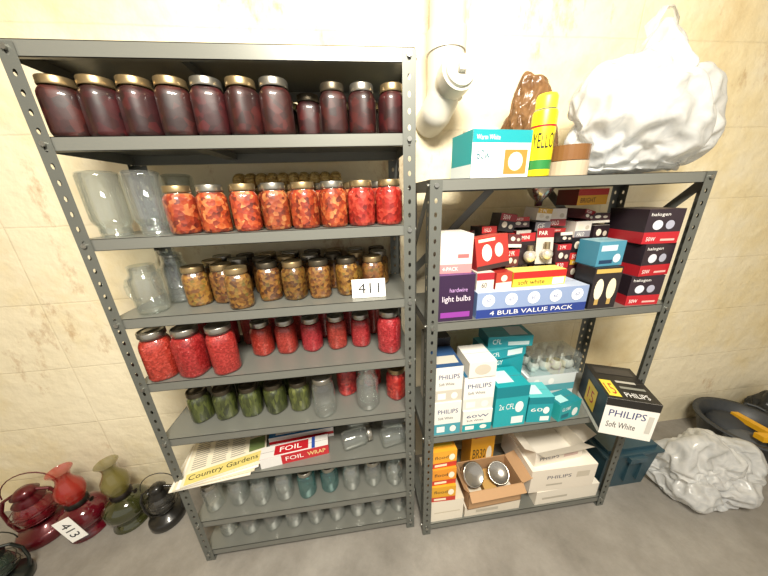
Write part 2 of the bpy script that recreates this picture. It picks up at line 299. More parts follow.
# ---------------- jars ----------------
JC={}
def jar(name,x,y,z,h,r,content,lid,fill=.84,rot=None,gl=None,inv=False,lie=False,handle=False):
    gl=gl or GL; key=(name,h,r,content,lid,fill,inv,gl,handle)
    if key not in JC:
        b=MB(); body=[(1e-4,.004),(r*.7,.003),(r*.8,0),(r*.93,.003),(r,.012),(r,.68*h),(r*.975,.74*h),(r*.90,.79*h),(r*.80,.83*h),(r*.77,.86*h)]
        nk=r*.77
        def cut(pr,zz,lo):
            out=[]
            for (a,b_) in zip(pr[:-1],pr[1:]):
                if lo:
                    if a[1]<=zz or a is pr[0]: out.append(a)
                    if a[1]<zz<b_[1]: out.append((a[0]+(b_[0]-a[0])*(zz-a[1])/(b_[1]-a[1]),zz))
                else:
                    if a[1]<zz<=b_[1]: out.append((a[0]+(b_[0]-a[0])*(zz-a[1])/(b_[1]-a[1]),zz)); 
                    if b_[1]>zz: out.append(b_)
            return out
        if content:
            lo=cut(body,fill*h,True)
            b.lathe([(p[0],p[1]) for p in lo],content,28,.09); b.lathe([(lo[-1][0],lo[-1][1]),(1e-4,lo[-1][1])],content,28,.09)
            b.lathe(cut(body,fill*h,False)+[(nk,.9*h)],gl,24,.0)
        else:
            b.lathe(body+[(nk,.97*h)]+([(nk*1.03,.975*h),(nk*1.03,.99*h),(nk*.98,h),(nk*.9,.99*h),(nk*.9,.86*h),(r*.9,.74*h),(r*.9,.03*h),(1e-4,.02*h)] if not lid else []),gl,24,.05)
            if not lid:
                for q in (.885,.92): b.lathe([(nk,q*h-.002),(nk*1.04,q*h),(nk,q*h+.002)],gl,24)
        if handle:
            b.tube([(r*.97,0,h*.25),(r*1.35,0,h*.27),(r*1.6,0,h*.38),(r*1.62,0,h*.55),(r*1.4,0,h*.68),(r*.97,0,h*.7)],.006,gl,10)
        if lid:
            lr=r*.84; k0=1-.0185/h
            b.lathe([(lr*.98,k0*h),(lr,k0*h+.001),(lr*1.015,k0*h+.004),(lr,k0*h+.008),(lr,h-.002),(lr*.97,h),(lr*.87,h),(lr*.86,h-.0012),(lr*.5,h-.0012),(lr*.48,h-.0006),(1e-4,h-.0006)],lid,28)
        if inv: b.v=[Vector((v.x,-v.y,h-v.z)) for v in b.v]
        o=b.finish(name,link=False); JC[key]=o.data; bpy.data.objects.remove(o)
    o=bpy.data.objects.new(name,JC[key]); C.objects.link(o); rz=random.uniform(0,6.28) if rot is None else rot
    if lie: o.rotation_euler=(0,math.pi/2,rz); o.location=(x,y,z+r*1.04)
    else: o.rotation_euler=(0,0,rz); o.location=(x,y,z+.0003)
    return o
sz=lambda i:ZL[i]
lids=[GOLD,GOLD,GOLD,GOLD,SILV,GOLD,SILV,DARKL,DARKL,SILV,GOLD]
xs=[.050,.136,.221,.305,.388,.471,.553,.628,.702,.780,.862]
for i,x in enumerate(xs):
    jar('beet_jar',x,.046 if i!=7 else .125,sz(1),.129 if i<7 else .120,.042 if i<7 else .0375,BEET,lids[i],.86)
for i in range(9): jar('beet_jar',.10+.09*i,.235,sz(1),.129,.0405,BEET,GOLD,.86)
for x,y in ((.055,.06),(.156,.07),(.07,.185),(.175,.2)): jar('empty_mason_jar',x,y,sz(2),.172,.045,None,None,inv=True)
tl=[GOLD,SILV,GOLD,SILV,GOLD,SILV,GOLD,GOLD]
for i,x in enumerate([.250,.336,.425,.509,.593,.678,.763,.848]):
    jar('tomato_jar',x,.05,sz(2),.130,.0395,TOM if i<6 else TOM2,tl[i])
for i in range(7): jar('tomato_jar',.30+.088*i,.135,sz(2),.130,.0395,TOM,GOLD if i%2 else SILV)
for x,y,l in ((.205,.10,GOLD),(.288,.11,GOLD),(.360,.045,GOLD),(.437,.10,DARKL),(.522,.09,GOLD),(.607,.09,DARKL),(.70,.10,DARKL),(.79,.10,GOLD)):
    jar('vegetable_mix_jar',x,y,sz(3),.130,.0385,MIX,l)
for j,y in enumerate((.188,.266)):
    for i in range(8): jar('vegetable_mix_jar',.225+.085*i,y,sz(3),.130,.0375,MIX,(GOLD,SILV,DARKL)[(i+j)%3])
jar('glass_mug',.085,.06,sz(3),.150,.042,None,None,rot=3.0,handle=True); jar('glass_mug',.12,.150,sz(3),.165,.040,None,None,rot=3.6,handle=True); jar('empty_mason_jar',.052,.235,sz(3),.168,.040,None,None)
for x,y in ((.058,.05),(.158,.05),(.262,.05)): jar('salsa_jar',x,y,sz(4),.172,.0455,SALSA,SILV,.86)
for i,x in enumerate([.36,.45,.545,.64,.735,.84]): jar('salsa_jar',x,.14 if i<5 else .08,sz(4),.134 if i<5 else .165,.0385 if i<5 else .043,SALSA,SILV,.86)
for i in range(8): jar('salsa_jar',.09+.1*i,.245,sz(4),.155,.042,SALSA,SILV,.86)
for i,x in enumerate([.10,.192,.288,.38,.474]): jar('green_bean_jar',x,.10,sz(5),.128,.0405,BEAN,DARKL,.85)
for i in range(4): jar('green_bean_jar',.14+.093*i,.2,sz(5),.132,.0395,BEAN,GOLD,.85)
jar('empty_mason_jar',.575,.055,sz(5),.165,.043,None,SILV); jar('empty_mason_jar',.745,.065,sz(5),.165,.043,None,None)
jar('tomato_jar',.66,.16,sz(5),.15,.041,TOM2,SILV); jar('tomato_jar',.865,.10,sz(5),.14,.04,TOM2,GOLD); jar('tomato_jar',.77,.2,sz(5),.15,.041,TOM2,SILV)
for x,y,r in ((.625,.06,.25),(.64,.17,.1),(.79,.05,.2),(.80,.15,-.1)):
    jar('empty_mason_jar',x,y,sz(6),.125,.036,None,SILV,rot=r,lie=True)
for s_,off in ((7,0),(8,.015)):
    for j,y in enumerate((.07,.185)):
        for i in range(9):
            x=.058+.098*i+off+(.005 if j else 0)
            t=(s_==7 and i in(4,5) and j==0)
            jar('empty_mason_jar',min(x,.862),y+random.uniform(-.01,.01),sz(s_),random.choice((.125,.14,.135)),.038,None,random.choice((None,None,SILV)),gl=GLT if t else GL)
WICK=chunk('wicker',[(.2,'#8A6A34'),(.5,'#C4A25A'),(.9,'#E2CB8C')],120,(1,1,2),.8,coat=0,var=0)
b=MB()
for k in range(10):
    x0=.36+.036*k
    b.lathe([(1e-4,-.02),(.03,-.018),(.042,-.009),(.044,0),(.042,.009),(.03,.018),(1e-4,.02)],WICK,20)
    for i in range(-140,0): v=b.v[i]; b.v[i]=Vector((x0+v.z,.235+v.x*.95,sz(2)+.148+v.y*.6))
b.box(.34,.70,.2,.27,sz(2)+.0005,sz(2)+.125,WICK)
b.finish('wicker_basket')
def placard(name,txt,w,h,loc,rot):
    b=MB(); W_=pm('#F4F2EC',.6,name='white_card'); b.box(-w/2,w/2,-.001,.001,0,h,W_)
    vs,fs=textmesh(txt); K=pm('#15151A',.5,name='black_ink')
    b.add([(-w*.32+w*.64*a,-.0016,h*.22+h*.56*e) for a,e in vs],fs,K); return b.finish(name,loc,rot)
placard('number_placard','411',.112,.062,(.77,.035,sz(3)+.001),(-.3,0,-.03))
# ---------------- shelf 6 : magazines and boxes ----------------
b=MB(); random.seed(3)
for k in range(5):
    b.M=Matrix.Translation((.12+.01*k,.08+.004*k,sz(6)+.006+.006*k))@Matrix.Rotation(.10+.04*k,4,'Z')
    b.box(-.14,.14,-.10,.10,-.004,0,pm(['#E8E2D2','#D8CDB4','#F0ECE2','#E2D8C0','#ECE7DA'][k],.5))
z=.0006; top=pm('#E9E0C8',.4)
b.quad((-.14,-.10,z),(.14,-.10,z),(.14,.10,z),(-.14,.10,z),top)
b.quad((-.14,-.10,z*2),(.14,-.10,z*2),(.14,-.055,z*2),(-.14,-.055,z*2),pm('#D9C878',.4))
vs,fs=textmesh('Country Gardens'); b.add([(-.13+.24*a,-.092+.028*e,z*3) for a,e in vs],fs,pm('#15151A',.5))
random.seed(5)
for c_ in range(4):
    for r_ in range(13):
        if c_==3 and r_<7: continue
        b.quad(*[(-.13+.068*c_+dx,-.042+.0105*r_+dy,z*3) for dx,dy in ((0,0),(.058-random.random()*.014,0),(.05,.004),(0,.004))],pm('#9A9488',.6))
b.quad((.074,-.045,z*4),(.134,-.045,z*4),(.134,.02,z*4),(.074,.02,z*4),pm('#6A7A4A',.4))
b.M=Matrix(); b.finish('magazine_stack')
carton('foil_wrap_box',.30,.565,.03,.085,sz(6),sz(6)+.048,{'A':'#B01C26','T':'#D8D4D0','F':'#B8202A'},[('r','F',0,0,.3,1,'#E0DEDA'),('t','F','FOIL',.36,.3,.62,.72,'#F4F0EA'),('t','F','WRAP',.68,.3,.95,.72,'#E8D890'),('r','T',.2,.1,.7,.9,'#B01C26'),('r','T',.75,0,.8,1,'#2A4A9A'),('t','T','FOIL',.28,.3,.6,.7,'#F4F0EA')],rot=.12)
carton('plastic_wrap_box',.31,.58,.12,.17,sz(6),sz(6)+.05,{'A':'#E8E6E2','T':'#2F6FA8'},[('r','F',0,.3,1,.6,'#C01C26'),('r','T',.1,.2,.6,.8,'#E8E6E2')],rot=.08)
carton('plastic_wrap_box',.30,.57,.2,.255,sz(6),sz(6)+.05,{'A':'#DCD4C4','T':'#C83A30'},[])
# ---------------- right unit upper shelf ----------------
Z=ZR[1]; F0=RY+.012
BK,TL='#1C1A1C','#1E9AA2'
carton('light_bulb_carton',RX+.04,RX+.160,F0,F0+.14,Z,Z+.160,{'A':'#3A1E4A','F':'#34203E','T':'#5A3A70'},[('t','F','light bulbs',.1,.40,.9,.56,'#E6DCE8'),('t','F','hardwire',.3,.64,.8,.73,'#C9A0D8'),('r','F',.06,.08,.9,.2,'#8E3C9A')])
carton('value_pack_carton',RX+.172,RX+.575,F0,F0+.11,Z,Z+.092,{'A':'#6E86B4','F':'#8A9CC0','T':'#B8C4D8'},[('r','F',0,0,1,.34,'#2A3E86'),('t','F','4 BULB VALUE PACK',.12,.09,.88,.26,'#F2F0EC')]+[('e','F',.1+.2*i,.68,.055,.24,'#E8EDF4') for i in range(5)]+[('t','F','60',.08+.2*i,.62,.12+.2*i,.76,'#2A3E86') for i in range(5)])
carton('light_bulb_carton',RX+.31,RX+.505,F0+.03,F0+.09,Z+.0925,Z+.146,{'A':'#D8A828','F':'#E6C23A','T':'#F0D870'},[('r','F',0,.55,1,1,'#C22822'),('t','F','soft white',.1,.14,.6,.44,'#3A2A18'),('r','F',.75,.05,.97,.5,'#F4F0E6')])
carton('light_bulb_carton',RX+.175,RX+.235,F0+.02,F0+.10,Z+.0925,Z+.155,{'A':'#D6CFC4','F':'#DCD2C6'},[('r','F',0,.6,1,1,'#A82830'),('t','F','60',.3,.15,.6,.45,'#333333')])
carton('light_bulb_carton',RX+.24,RX+.30,F0+.025,F0+.10,Z+.0925,Z+.15,{'A':'#A03028','F':'#B0402E'},[('r','F',0,0,1,.4,'#E0D8C8'),('e','F',.5,.65,.2,.2,'#E8DCC0')],rot=.1)
carton('light_bulb_carton',RX+.042,RX+.155,F0+.02,F0+.14,Z+.1605,Z+.285,{'A':'#E4D8CE','T':'#EDE6DC','F':'#DFCFC6'},[('r','F',0,0,1,.24,'#C98A8A'),('r','F',.1,.4,.5,.8,'#F6F0EA'),('t','F','4-PACK',.15,.07,.6,.17,'#F4F0EC'),('r','F',.58,.4,.9,.5,'#B06A6A')],rot=-.05)
carton('light_bulb_carton',RX+.178,RX+.30,F0+.045,F0+.13,Z+.156,Z+.265,{'A':'#98282A','F':'#A8342C','T':'#C85848'},[('e','F',.33,.52,.15,.26,'#F0EADC'),('e','F',.7,.55,.13,.22,'#D8D0C0'),('r','F',0,0,1,.14,'#3A2A28'),('r','F',.1,.86,.6,.95,'#F0E0C0')],rot=.12,tilt=-.12,roll=-.1)
def smallbox(x0,x1,y0,y1,z0,z1,r,top=False):
    A=r.choice(['#241C20','#2A2226','#3A2024','#4A2226','#7A2428','#221E22','#D8CFC4','#5A2A2C','#E4DED2']); B=r.choice(['#A8242A','#B8302E','#8E2026','#C89A30','#D8D0C4','#7E7A80']); 
    if B==A: B='#B02A2E'
    t=r.choice(['GE','R20','PAR20','MINI','50W','FLOOD','60','HALO','SPOT','2 PK']); k=r.choice([.6,.68,.75]); up=r.random()<.6
    dec=[('r','F',0,k,1,1,B) if up else ('r','F',0,0,1,1-k,B),('t','F',t,.15,(k+.07 if up else .06),.62,(.93 if up else .92-k),'#F0ECE2'),
         ('e','F',.33,(.38 if up else .66),.17,.17,'#D8CEBC'),('e','F',.74,(.3 if up else .6),.13,.13,'#B8AE9E'),('r','T',.1,.1,.9,.6,r.choice(['#8A2026','#C8C0B0','#3A3034']))]
    carton('reflector_bulb_carton',x0,x1,y0,y1,z0,z1,{'A':A,'F':A,'T':B},dec,rot=r.uniform(-.35,.35) if top else r.uniform(-.09,.09),roll=r.uniform(-.22,.22) if top else 0,tilt=r.uniform(-.2,.05) if top else 0)
def column(x0,x1,y0,y1,z0,z1,r):
    z=z0
    while z<z1-.03:
        h=r.uniform(.055,.085); e=.003+r.random()*.004
        if z+h>z1+.02: h=max(.04,z1-z)
        top=z+h>=z1-.03
        smallbox(x0+e,x1-e,y0+e,y1-e,z+(.006 if top else .0003),z+h,r,top); z+=h
R=random.Random(21)
cx=[.165,.235,.30,.372,.44,.51,.578]
hts=[.25,.29,.33,.31,.345,.36,.30]
for i in range(6): column(RX+cx[i],RX+cx[i+1],RY+.155,RY+.245,Z,Z+hts[i],R)
column(RX+.582,RX+.655,RY+.13,RY+.24,Z,Z+.33,R); column(RX+.662,RX+.732,RY+.13,RY+.24,Z,Z+.31,R)
for i,(x,h) in enumerate(((.31,.26),(.507,.25))): column(RX+x,RX+x+.062,RY+.105,RY+.150,Z+.147 if x<.5 else Z+.093,Z+h,R)
def blister(x,y,z,w,h,rot,tilt,a,bcol,txt,n=2):
    b=MB(); b.box(-w/2,w/2,-.001,.001,0,h,pm(a,.4)); b.quad((-w/2,-.0015,h*.74),(w/2,-.0015,h*.74),(w/2,-.0015,h),(-w/2,-.0015,h),pm(bcol,.4))
    vs,fs=textmesh(txt); b.add([(-w*.38+w*.5*p,-.002,h*.81+h*.11*q) for p,q in vs],fs,pm('#F0ECE0',.5))
    for i in range(n):
        c=(i-(n-1)/2)*w/n; r=w/n*.34
        b.sphere((c,-r*.8,h*.28),r,pm('#D8D2C4',.22,.5),12); b.cyl((c,-r*.8,h*.42),(c,-r*.8,h*.62),r*.45,pm('#A89878',.35,.8),10)
    b.finish('bulb_blister_pack',(x,y,z),(tilt,0,rot))
blister(RX+.408,RY+.128,Z+.147,.066,.115,.1,-.1,'#2A2024','#A82428','MINI',1); blister(RX+.474,RY+.124,Z+.147,.062,.13,-.12,-.12,'#C8C0B4','#8E2026','PAR',1)
carton('bulb_twin_pack',RX+.585,RX+.69,F0,F0+.08,Z,Z+.15,{'A':BK,'F':'#2A2426'},[('e','F',.27,.48,.16,.26,'#F4EACB'),('e','F',.72,.48,.16,.26,'#F0E4C0'),('r','F',.05,.87,.95,.97,'#C8A858'),('r','F',.2,.10,.34,.24,'#B89858'),('r','F',.65,.10,.79,.24,'#B89858')])
carton('light_bulb_carton',RX+.595,RX+.70,F0+.02,F0+.1,Z+.1505,Z+.235,{'A':'#3E7E96','F':'#4A8CA4','T':'#8AB4BE'},[('r','F',.1,.62,.7,.85,'#C8E0E4'),('r','F',.1,.1,.6,.25,'#1E3A5A'),('e','F',.75,.3,.14,.18,'#E0E8E8')],rot=.05)
for i,(z0,h,dx) in enumerate([(0,.110,0),(.1105,.112,.012),(.223,.112,.0)]):
    carton('halogen_bulb_carton',RX+.742+dx*.3,RX+.865+dx*.3,F0+.0,F0+.15,Z+z0,Z+z0+h,{'A':'#2A1E24','F':'#2E222A','L':'#241A20','T':'#3A2A34'},[('r','F',0,0,1,.34,'#B4202A'),('r','L',0,0,1,.34,'#9A1C24'),('t','F','halogen',.08,.78,.6,.9,'#F0ECE8'),('e','F',.32,.55,.14,.14,'#D8D8E0'),('e','F',.66,.55,.12,.13,'#A8A8B8'),('t','F','50W',.1,.08,.35,.2,'#F4F0EA'),('r','F',.5,.08,.9,.14,'#E8B0A8')],rot=(-.06,.05,-.08)[i])
b=MB(); b.lathe([(1e-4,0),(.012,0),(.014,.02),(.03,.035),(.045,.06),(.047,.07),(.04,.075),(1e-4,.08)],pm('#C8C4BC',.2,.9),20); b.finish('flood_bulb',(RX+.475,RY+.20,Z+.3505))
carton('reflector_bulb_carton',RX+.57,RX+.70,RY+.14,RY+.23,Z+.3505,Z+.405,{'A':'#6A2A24','F':'#D89A28','T':'#B82A28'},[('r','F',0,.6,1,1,'#B82A28'),('t','F','BRIGHT',.1,.15,.6,.45,'#3A1A14')],rot=.1)
# ---------------- right unit middle shelf ----------------
Z=ZR[2]
def ph(name,x0,x1,y0,y1,z0,z1,f,low,rot=0,txt='PHILIPS',top='#E6E6E0'):
    return carton(name,x0,x1,y0,y1,z0,z1,{'A':f,'F':f,'T':top},[('r','F',0,0,1,.34,low),('t','F',txt,.12,.66,.88,.79,'#16306E'),('t','F','Soft White',.14,.48,.7,.56,'#3A3A3A'),('r','F',.1,.08,.4,.26,'#F0EEE8'),('e','F',.72,.17,.12,.1,'#F4F0E4'),('r','T',.1,.15,.9,.5,low)],rot=rot)
ph('light_bulb_carton',RX+.04,RX+.145,F0,F0+.14,Z,Z+.155,'#E8E6DE','#4A9AA8')
ph('light_bulb_carton',RX+.04,RX+.145,F0+.005,F0+.145,Z+.1555,Z+.31,'#E8E4DC','#C8C2B4',top='#30507A')
carton('light_bulb_carton',RX+.05,RX+.15,F0+.16,F0+.25,Z,Z+.34,{'A':'#DAD4C6','T':'#1E1C20'},[('r','F',0,.7,1,1,'#2A2A30')])
ph('light_bulb_carton',RX+.155,RX+.275,F0,F0+.13,Z,Z+.10,'#E8E6DE',TL,txt='60W')
ph('light_bulb_carton',RX+.153,RX+.275,F0+.005,F0+.13,Z+.1005,Z+.255,'#EFEDE6','#D8D8D0',top='#1E5A7A')
carton('light_bulb_carton',RX+.165,RX+.27,F0+.0,F0+.12,Z+.2555,Z+.32,{'A':'#E6E2D8','T':'#F0ECE2'},[('e','F',.5,.5,.3,.35,'#C8C0B0')])
tealdec=lambda t:[('r','F',0,.74,1,1,'#0E7C88'),('t','F',t,.12,.44,.6,.58,'#F2F4F0'),('r','F',.55,.06,.92,.24,'#E8F0EC'),('e','F',.75,.48,.13,.14,'#E8F0EC'),('r','T',.1,.2,.6,.8,'#C8E4E4'),('r','L',.1,.3,.8,.6,'#BFE0E0')]
carton('cfl_bulb_carton',RX+.285,RX+.42,F0+.0,F0+.12,Z,Z+.195,{'A':TL,'F':'#22A2AA'},tealdec('2x CFL'))
carton('cfl_bulb_carton',RX+.282,RX+.47,F0+.13,F0+.245,Z+.0,Z+.24,{'A':TL,'F':'#1A8C96','T':'#48B4B8'},[('t','F','ENERGY',.1,.84,.5,.93,'#F0F4F0'),('r','T',.1,.1,.5,.5,'#E0EEEC')])
carton('cfl_bulb_carton',RX+.29,RX+.47,F0+.12,F0+.24,Z+.2405,Z+.285,{'A':'#1E7E90','F':'#22909C','T':'#50B0B8'},[('t','F','CFL',.1,.3,.3,.75,'#F0F4F0'),('r','F',.5,.2,.9,.8,'#D8E8E8'),('r','T',.5,.1,.9,.8,'#E8EEEC')],rot=.12)
carton('cfl_bulb_carton',RX+.31,RX+.50,F0+.13,F0+.235,Z+.2855,Z+.335,{'A':'#1E7E90','F':'#2A98A4','T':'#60B8C0'},[('t','F','CFL',.1,.3,.3,.75,'#F0F4F0'),('r','T',.5,.1,.9,.8,'#E8EEEC'),('r','F',.45,.15,.92,.5,'#D0E4E4')],rot=-.08)
carton('cfl_bulb_carton',RX+.435,RX+.535,F0+.0,F0+.09,Z,Z+.125,{'A':'#1C8E98','F':'#1E98A2','T':'#58BCC0'},tealdec('60'),rot=-.1)
carton('cfl_bulb_carton',RX+.552,RX+.665,F0-.002,F0+.07,Z,Z+.08,{'A':'#2AA0A0','F':'#1E9AA0','T':'#1A808A'},[('t','F','GLOBE',.1,.6,.5,.8,'#F2F4F0'),('e','F',.75,.35,.14,.26,'#E8F0EC'),('r','F',.1,.15,.45,.4,'#0E6A78'),('r','T',.1,.2,.5,.7,'#A8D8D8')],rot=.2)
b=MB(); WB=pm('#F0EEE8',.3,name='bulb_white')
for i in range(4):
    for j in range(2):
        cx_,cy_,cz_=.033+.056*i,.033+.053*j,.035
        b.sphere((cx_,cy_,cz_),.025,WB,14); b.cyl((cx_,cy_,cz_+.02),(cx_,cy_,cz_+.055),.013,SILV,10)
b.box(0,.235,0,.12,0,.004,pm('#D8DDE0',.4)); b.box(0,.235,0,.12,.095,.097,GL)
for (a,c,d,e) in ((0,.235,0,.001),(0,.235,.119,.12),(0,.001,0,.12),(.234,.235,0,.12)): b.box(a,c,d,e,.004,.095,GL)
b.finish('bulb_multipack',(RX+.51,RY+.135,Z+.12))
carton('light_bulb_carton',RX+.50,RX+.735,RY+.135,RY+.255,Z,Z+.1195,{'A':'#C8D4D8','F':'#D8E0E0','T':'#E0E4E4'},[('r','F',0,.3,1,.6,'#5AA8B4'),('e','F',.2,.75,.06,.14,'#F4F4F0'),('e','F',.5,.75,.06,.14,'#F4F4F0')])
carton('light_bulb_case',1.664,1.826,-.15,.07,Z+.002,Z+.170,{'A':'#E8E4DC','T':'#22201E','F':'#ECE8E0','L':'#24303A','R':'#D8D4CA'},
 [('t','F','PHILIPS',.1,.52,.8,.70,'#16306E'),('t','F','Soft White',.1,.22,.66,.38,'#2A2A2A'),('r','F',0,.80,1,1,'#22201E'),('r','F',.84,.2,.94,.66,'#C8C4BA'),('r','T',.06,.06,.3,.5,'#E8D44A'),('t','T','15',.09,.12,.26,.4,'#B01E24'),('t','T','PHILIPS',.4,.08,.85,.2,'#F0EEEA'),('r','T',.4,.3,.9,.36,'#8A8A80'),('r','T',.4,.46,.8,.52,'#B8B4A8'),('r','T',.1,.7,.9,.9,'#3E3A36'),
  ('r','L',.3,.2,.7,.8,'#E0B83A'),('t','L','15',.38,.34,.62,.66,'#B01E24'),('r','L',0,0,1,.12,'#E0DCD4')],rot=-.42)
# ---------------- right unit bottom shelf ----------------
Z=ZR[3]
oc=lambda t:[('r','F',0,.0,1,.3,'#C8382A'),('t','F',t,.1,.55,.65,.75,'#2A2A2A'),('r','F',.1,.08,.6,.22,'#F4E8C8'),('e','F',.8,.6,.12,.2,'#F8F0D8'),('r','T',.1,.2,.9,.7,'#F0C840')]
carton('kraft_carton',RX+.04,RX+.19,F0,F0+.22,Z,Z+.13,{'A':'#E6DDCB','T':'#D8CCB4'},[('r','F',.1,.4,.9,.44,'#C8BCA4')])
for i,c in enumerate(('#E0A428','#E8962A','#F0A830')): carton('flood_bulb_carton',RX+.042,RX+.15,F0+.01*i,F0+.13+.01*i,Z+.1305+.0905*i,Z+.2205+.0905*i,{'A':c},oc('flood'),rot=.03*(i-1))
carton('light_bulb_case',RX+.20,RX+.47,F0+.0,F0+.13,Z,Z+.06,{'A':'#DCD2C0'},[('r','F',.2,.3,.6,.6,'#B8B0A0')])
b=MB(); K=pm('#B58F68',.75,name='cardboard'); K2=pm('#957050',.8,name='cardboard_inner')
w,d,h=.26,.145,.11
for a in ((-w/2,w/2,-d/2,-d/2+.004),(-w/2,w/2,d/2-.004,d/2),(-w/2,-w/2+.004,-d/2,d/2),(w/2-.004,w/2,-d/2,d/2)): b.box(*a,0,h,K)
b.box(-w/2,w/2,-d/2,d/2,0,.004,K2)
def flap(p,q,o_,m): p,q,o_=Vector(p),Vector(q),Vector(o_); b.add([p,q,q+o_,p+o_],[(0,1,2,3)],m)
flap((-w/2,-d/2,h),(w/2,-d/2,h),(0,-.03,-.02),K); flap((w/2,-d/2,h),(w/2,d/2,h),(.045,0,.02),K); flap((-w/2,d/2,h),(-w/2,-d/2,h),(-.025,0,.03),K)
b.finish('open_cardboard_box',(RX+.335,RY+.078,Z+.0605),(0,0,.03))
RM=pm('#C2BEB4',.22,.95,name='reflector_metal'); RW=pm('#A8A49C',.25,.8,name='reflector_lens')
def reflector(x,y,z,r,rot):
    b=MB(); b.lathe([(1e-4,.012),(r*.35,.010),(r*.8,.004),(r*.86,.002)],RW,24); b.lathe([(r*.86,.002),(r*.92,-.001),(r,.001),(r*1.02,.008),(r*.85,.04),(r*.45,.075),(r*.25,.085),(r*.25,.11),(1e-4,.112)],RM,24); b.finish('flood_bulb',(x,y,z),rot)
reflector(RX+.25,RY+.055,Z+.205,.052,(-2.35,.25,0)); reflector(RX+.375,RY+.06,Z+.185,.048,(-2.6,-.2,0))
for i,(x,c) in enumerate(((.225,'#D8CDB8'),(.30,'#C8A060'),(.37,'#E0D8C8'))): carton('flood_bulb_carton',RX+x,RX+x+.06,RY+.03,RY+.13,Z+.065,Z+.125,{'A':c})
carton('flood_bulb_carton',RX+.28,RX+.40,RY+.158,RY+.258,Z,Z+.30,{'A':'#E8A024','F':'#E8A830'},oc('BR30'))
carton('flood_bulb_carton',RX+.29,RX+.405,RY+.158,RY+.255,Z+.3005,Z+.385,{'A':'#E8A024','F':'#EAB038'},oc('65W'),rot=.08)
carton('light_bulb_case',RX+.55,RX+.872,F0+.0,F0+.25,Z,Z+.085,{'A':'#E2DACB','T':'#E8E2D4'},[('r','F',.1,.35,.5,.5,'#B8B0A0')])
carton('light_bulb_case',RX+.51,RX+.83,F0+.0,F0+.25,Z+.0855,Z+.225,{'A':'#E8E0D2','F':'#E4DACA','T':'#EFE8DA'},[('t','F','PHILIPS',.25,.55,.62,.70,'#5A5A6A'),('r','F',.25,.25,.5,.32,'#B8B0A0'),('r','F',.7,.5,.9,.75,'#C8BEAC')],rot=-.02)
o=carton('light_bulb_case',RX+.52,RX+.77,F0+.03,F0+.24,Z+.2255,Z+.31,{'A':'#EDE6D8','F':'#E6DCCC'},[('t','F','PHILIPS',.1,.35,.5,.6,'#6A6A78'),('r','F',.6,.3,.9,.5,'#C8A8A0')],rot=.06,open_top=True)
b=MB(); KW=pm('#E8DFCF',.7)
for sx in (-1,1): b.add([(sx*.125,-.1,0),(sx*.125,.1,0),(sx*.185,.1,.035),(sx*.185,-.1,.035)],[(0,1,2,3)],KW)
b.add([(-.125,-.105,0),(.125,-.105,0),(.125,-.15,.03),(-.125,-.15,.03)],[(0,1,2,3)],KW); b.add([(-.125,.1,0),(.125,.1,0),(.125,.13,.05),(-.125,.13,.05)],[(0,1,2,3)],KW)
fl=b.finish('flaps'); fl.parent=o; fl.location=(0,0,.0845)
# ---------------- top of right unit ----------------
Z=ZR[0]
carton('cfl_bulb_carton',RX+.115,RX+.305,RY+.03,RY+.15,Z,Z+.125,{'A':'#E8F0EE','F':'#F0EEE6','T':'#2AA6A8','L':'#3AA8AA'},[('r','F',0,.74,1,1,'#1E98A0'),('t','F','Warm White',.06,.80,.45,.90,'#F4F4F0'),('r','F',.55,.08,.95,.6,'#E8803A'),('e','F',.75,.35,.13,.2,'#F8E8C8'),('t','F','60w',.08,.4,.3,.6,'#2A6A7A'),('r','F',.08,.12,.42,.22,'#A8C8C8'),('r','L',0,.0,1,.3,'#E8F0EE'),('r','T',.1,.1,.9,.5,'#D8ECEC')],rot=.12)
b=MB(); Y=pm('#E6D21E',.35,name='yellow_can')
b.lathe([(1e-4,0),(.031,0),(.033,.004),(.033,.165),(.031,.172)],Y,24); b.lathe([(.031,.172),(.026,.18),(.02,.184)],SILV,24)
b.lathe([(.028,.176),(.028,.205),(.024,.213),(1e-4,.214)],pm('#F0E030',.4),20)
b.lathe([(.0334,.02),(.0334,.045)],pm('#2A7A3A',.35),24); b.lathe([(.0334,.13),(.0334,.135)],pm('#B01E24',.35),24)
vs,fs=textmesh('YELLOW'); 
b.add([(.0338*math.sin((a-.5)*2.4),-.0338*math.cos((a-.5)*2.4),.075+.04*e) for a,e in vs],fs,pm('#1A1A1A',.4))
b.finish('spray_can',(RX+.347,RY+.05,Z),(0,0,-.1))
b=MB()
for k,(c,r) in enumerate((('#B8A890',.058),('#7A5430',.056))):
    b.lathe([(r*.6,k*.043),(r,k*.043),(r,k*.043+.041),(r*.6,k*.043+.041),(r*.6,k*.043)],pm(c,.3),28,smooth=False)
b.finish('packing_tape_rolls',(RX+.452,RY+.065,Z))
b=MB()
for k in range(12): b.lathe([(1e-4,.0),(.04,0),(.058,.018),(.060,.018),(.042,-.001)],pm('#E8E0CC',.6),24,z0=.004+.0125*k)
b.finish('paper_bowl_stack',(RX+.24,RY+.225,Z+.002))
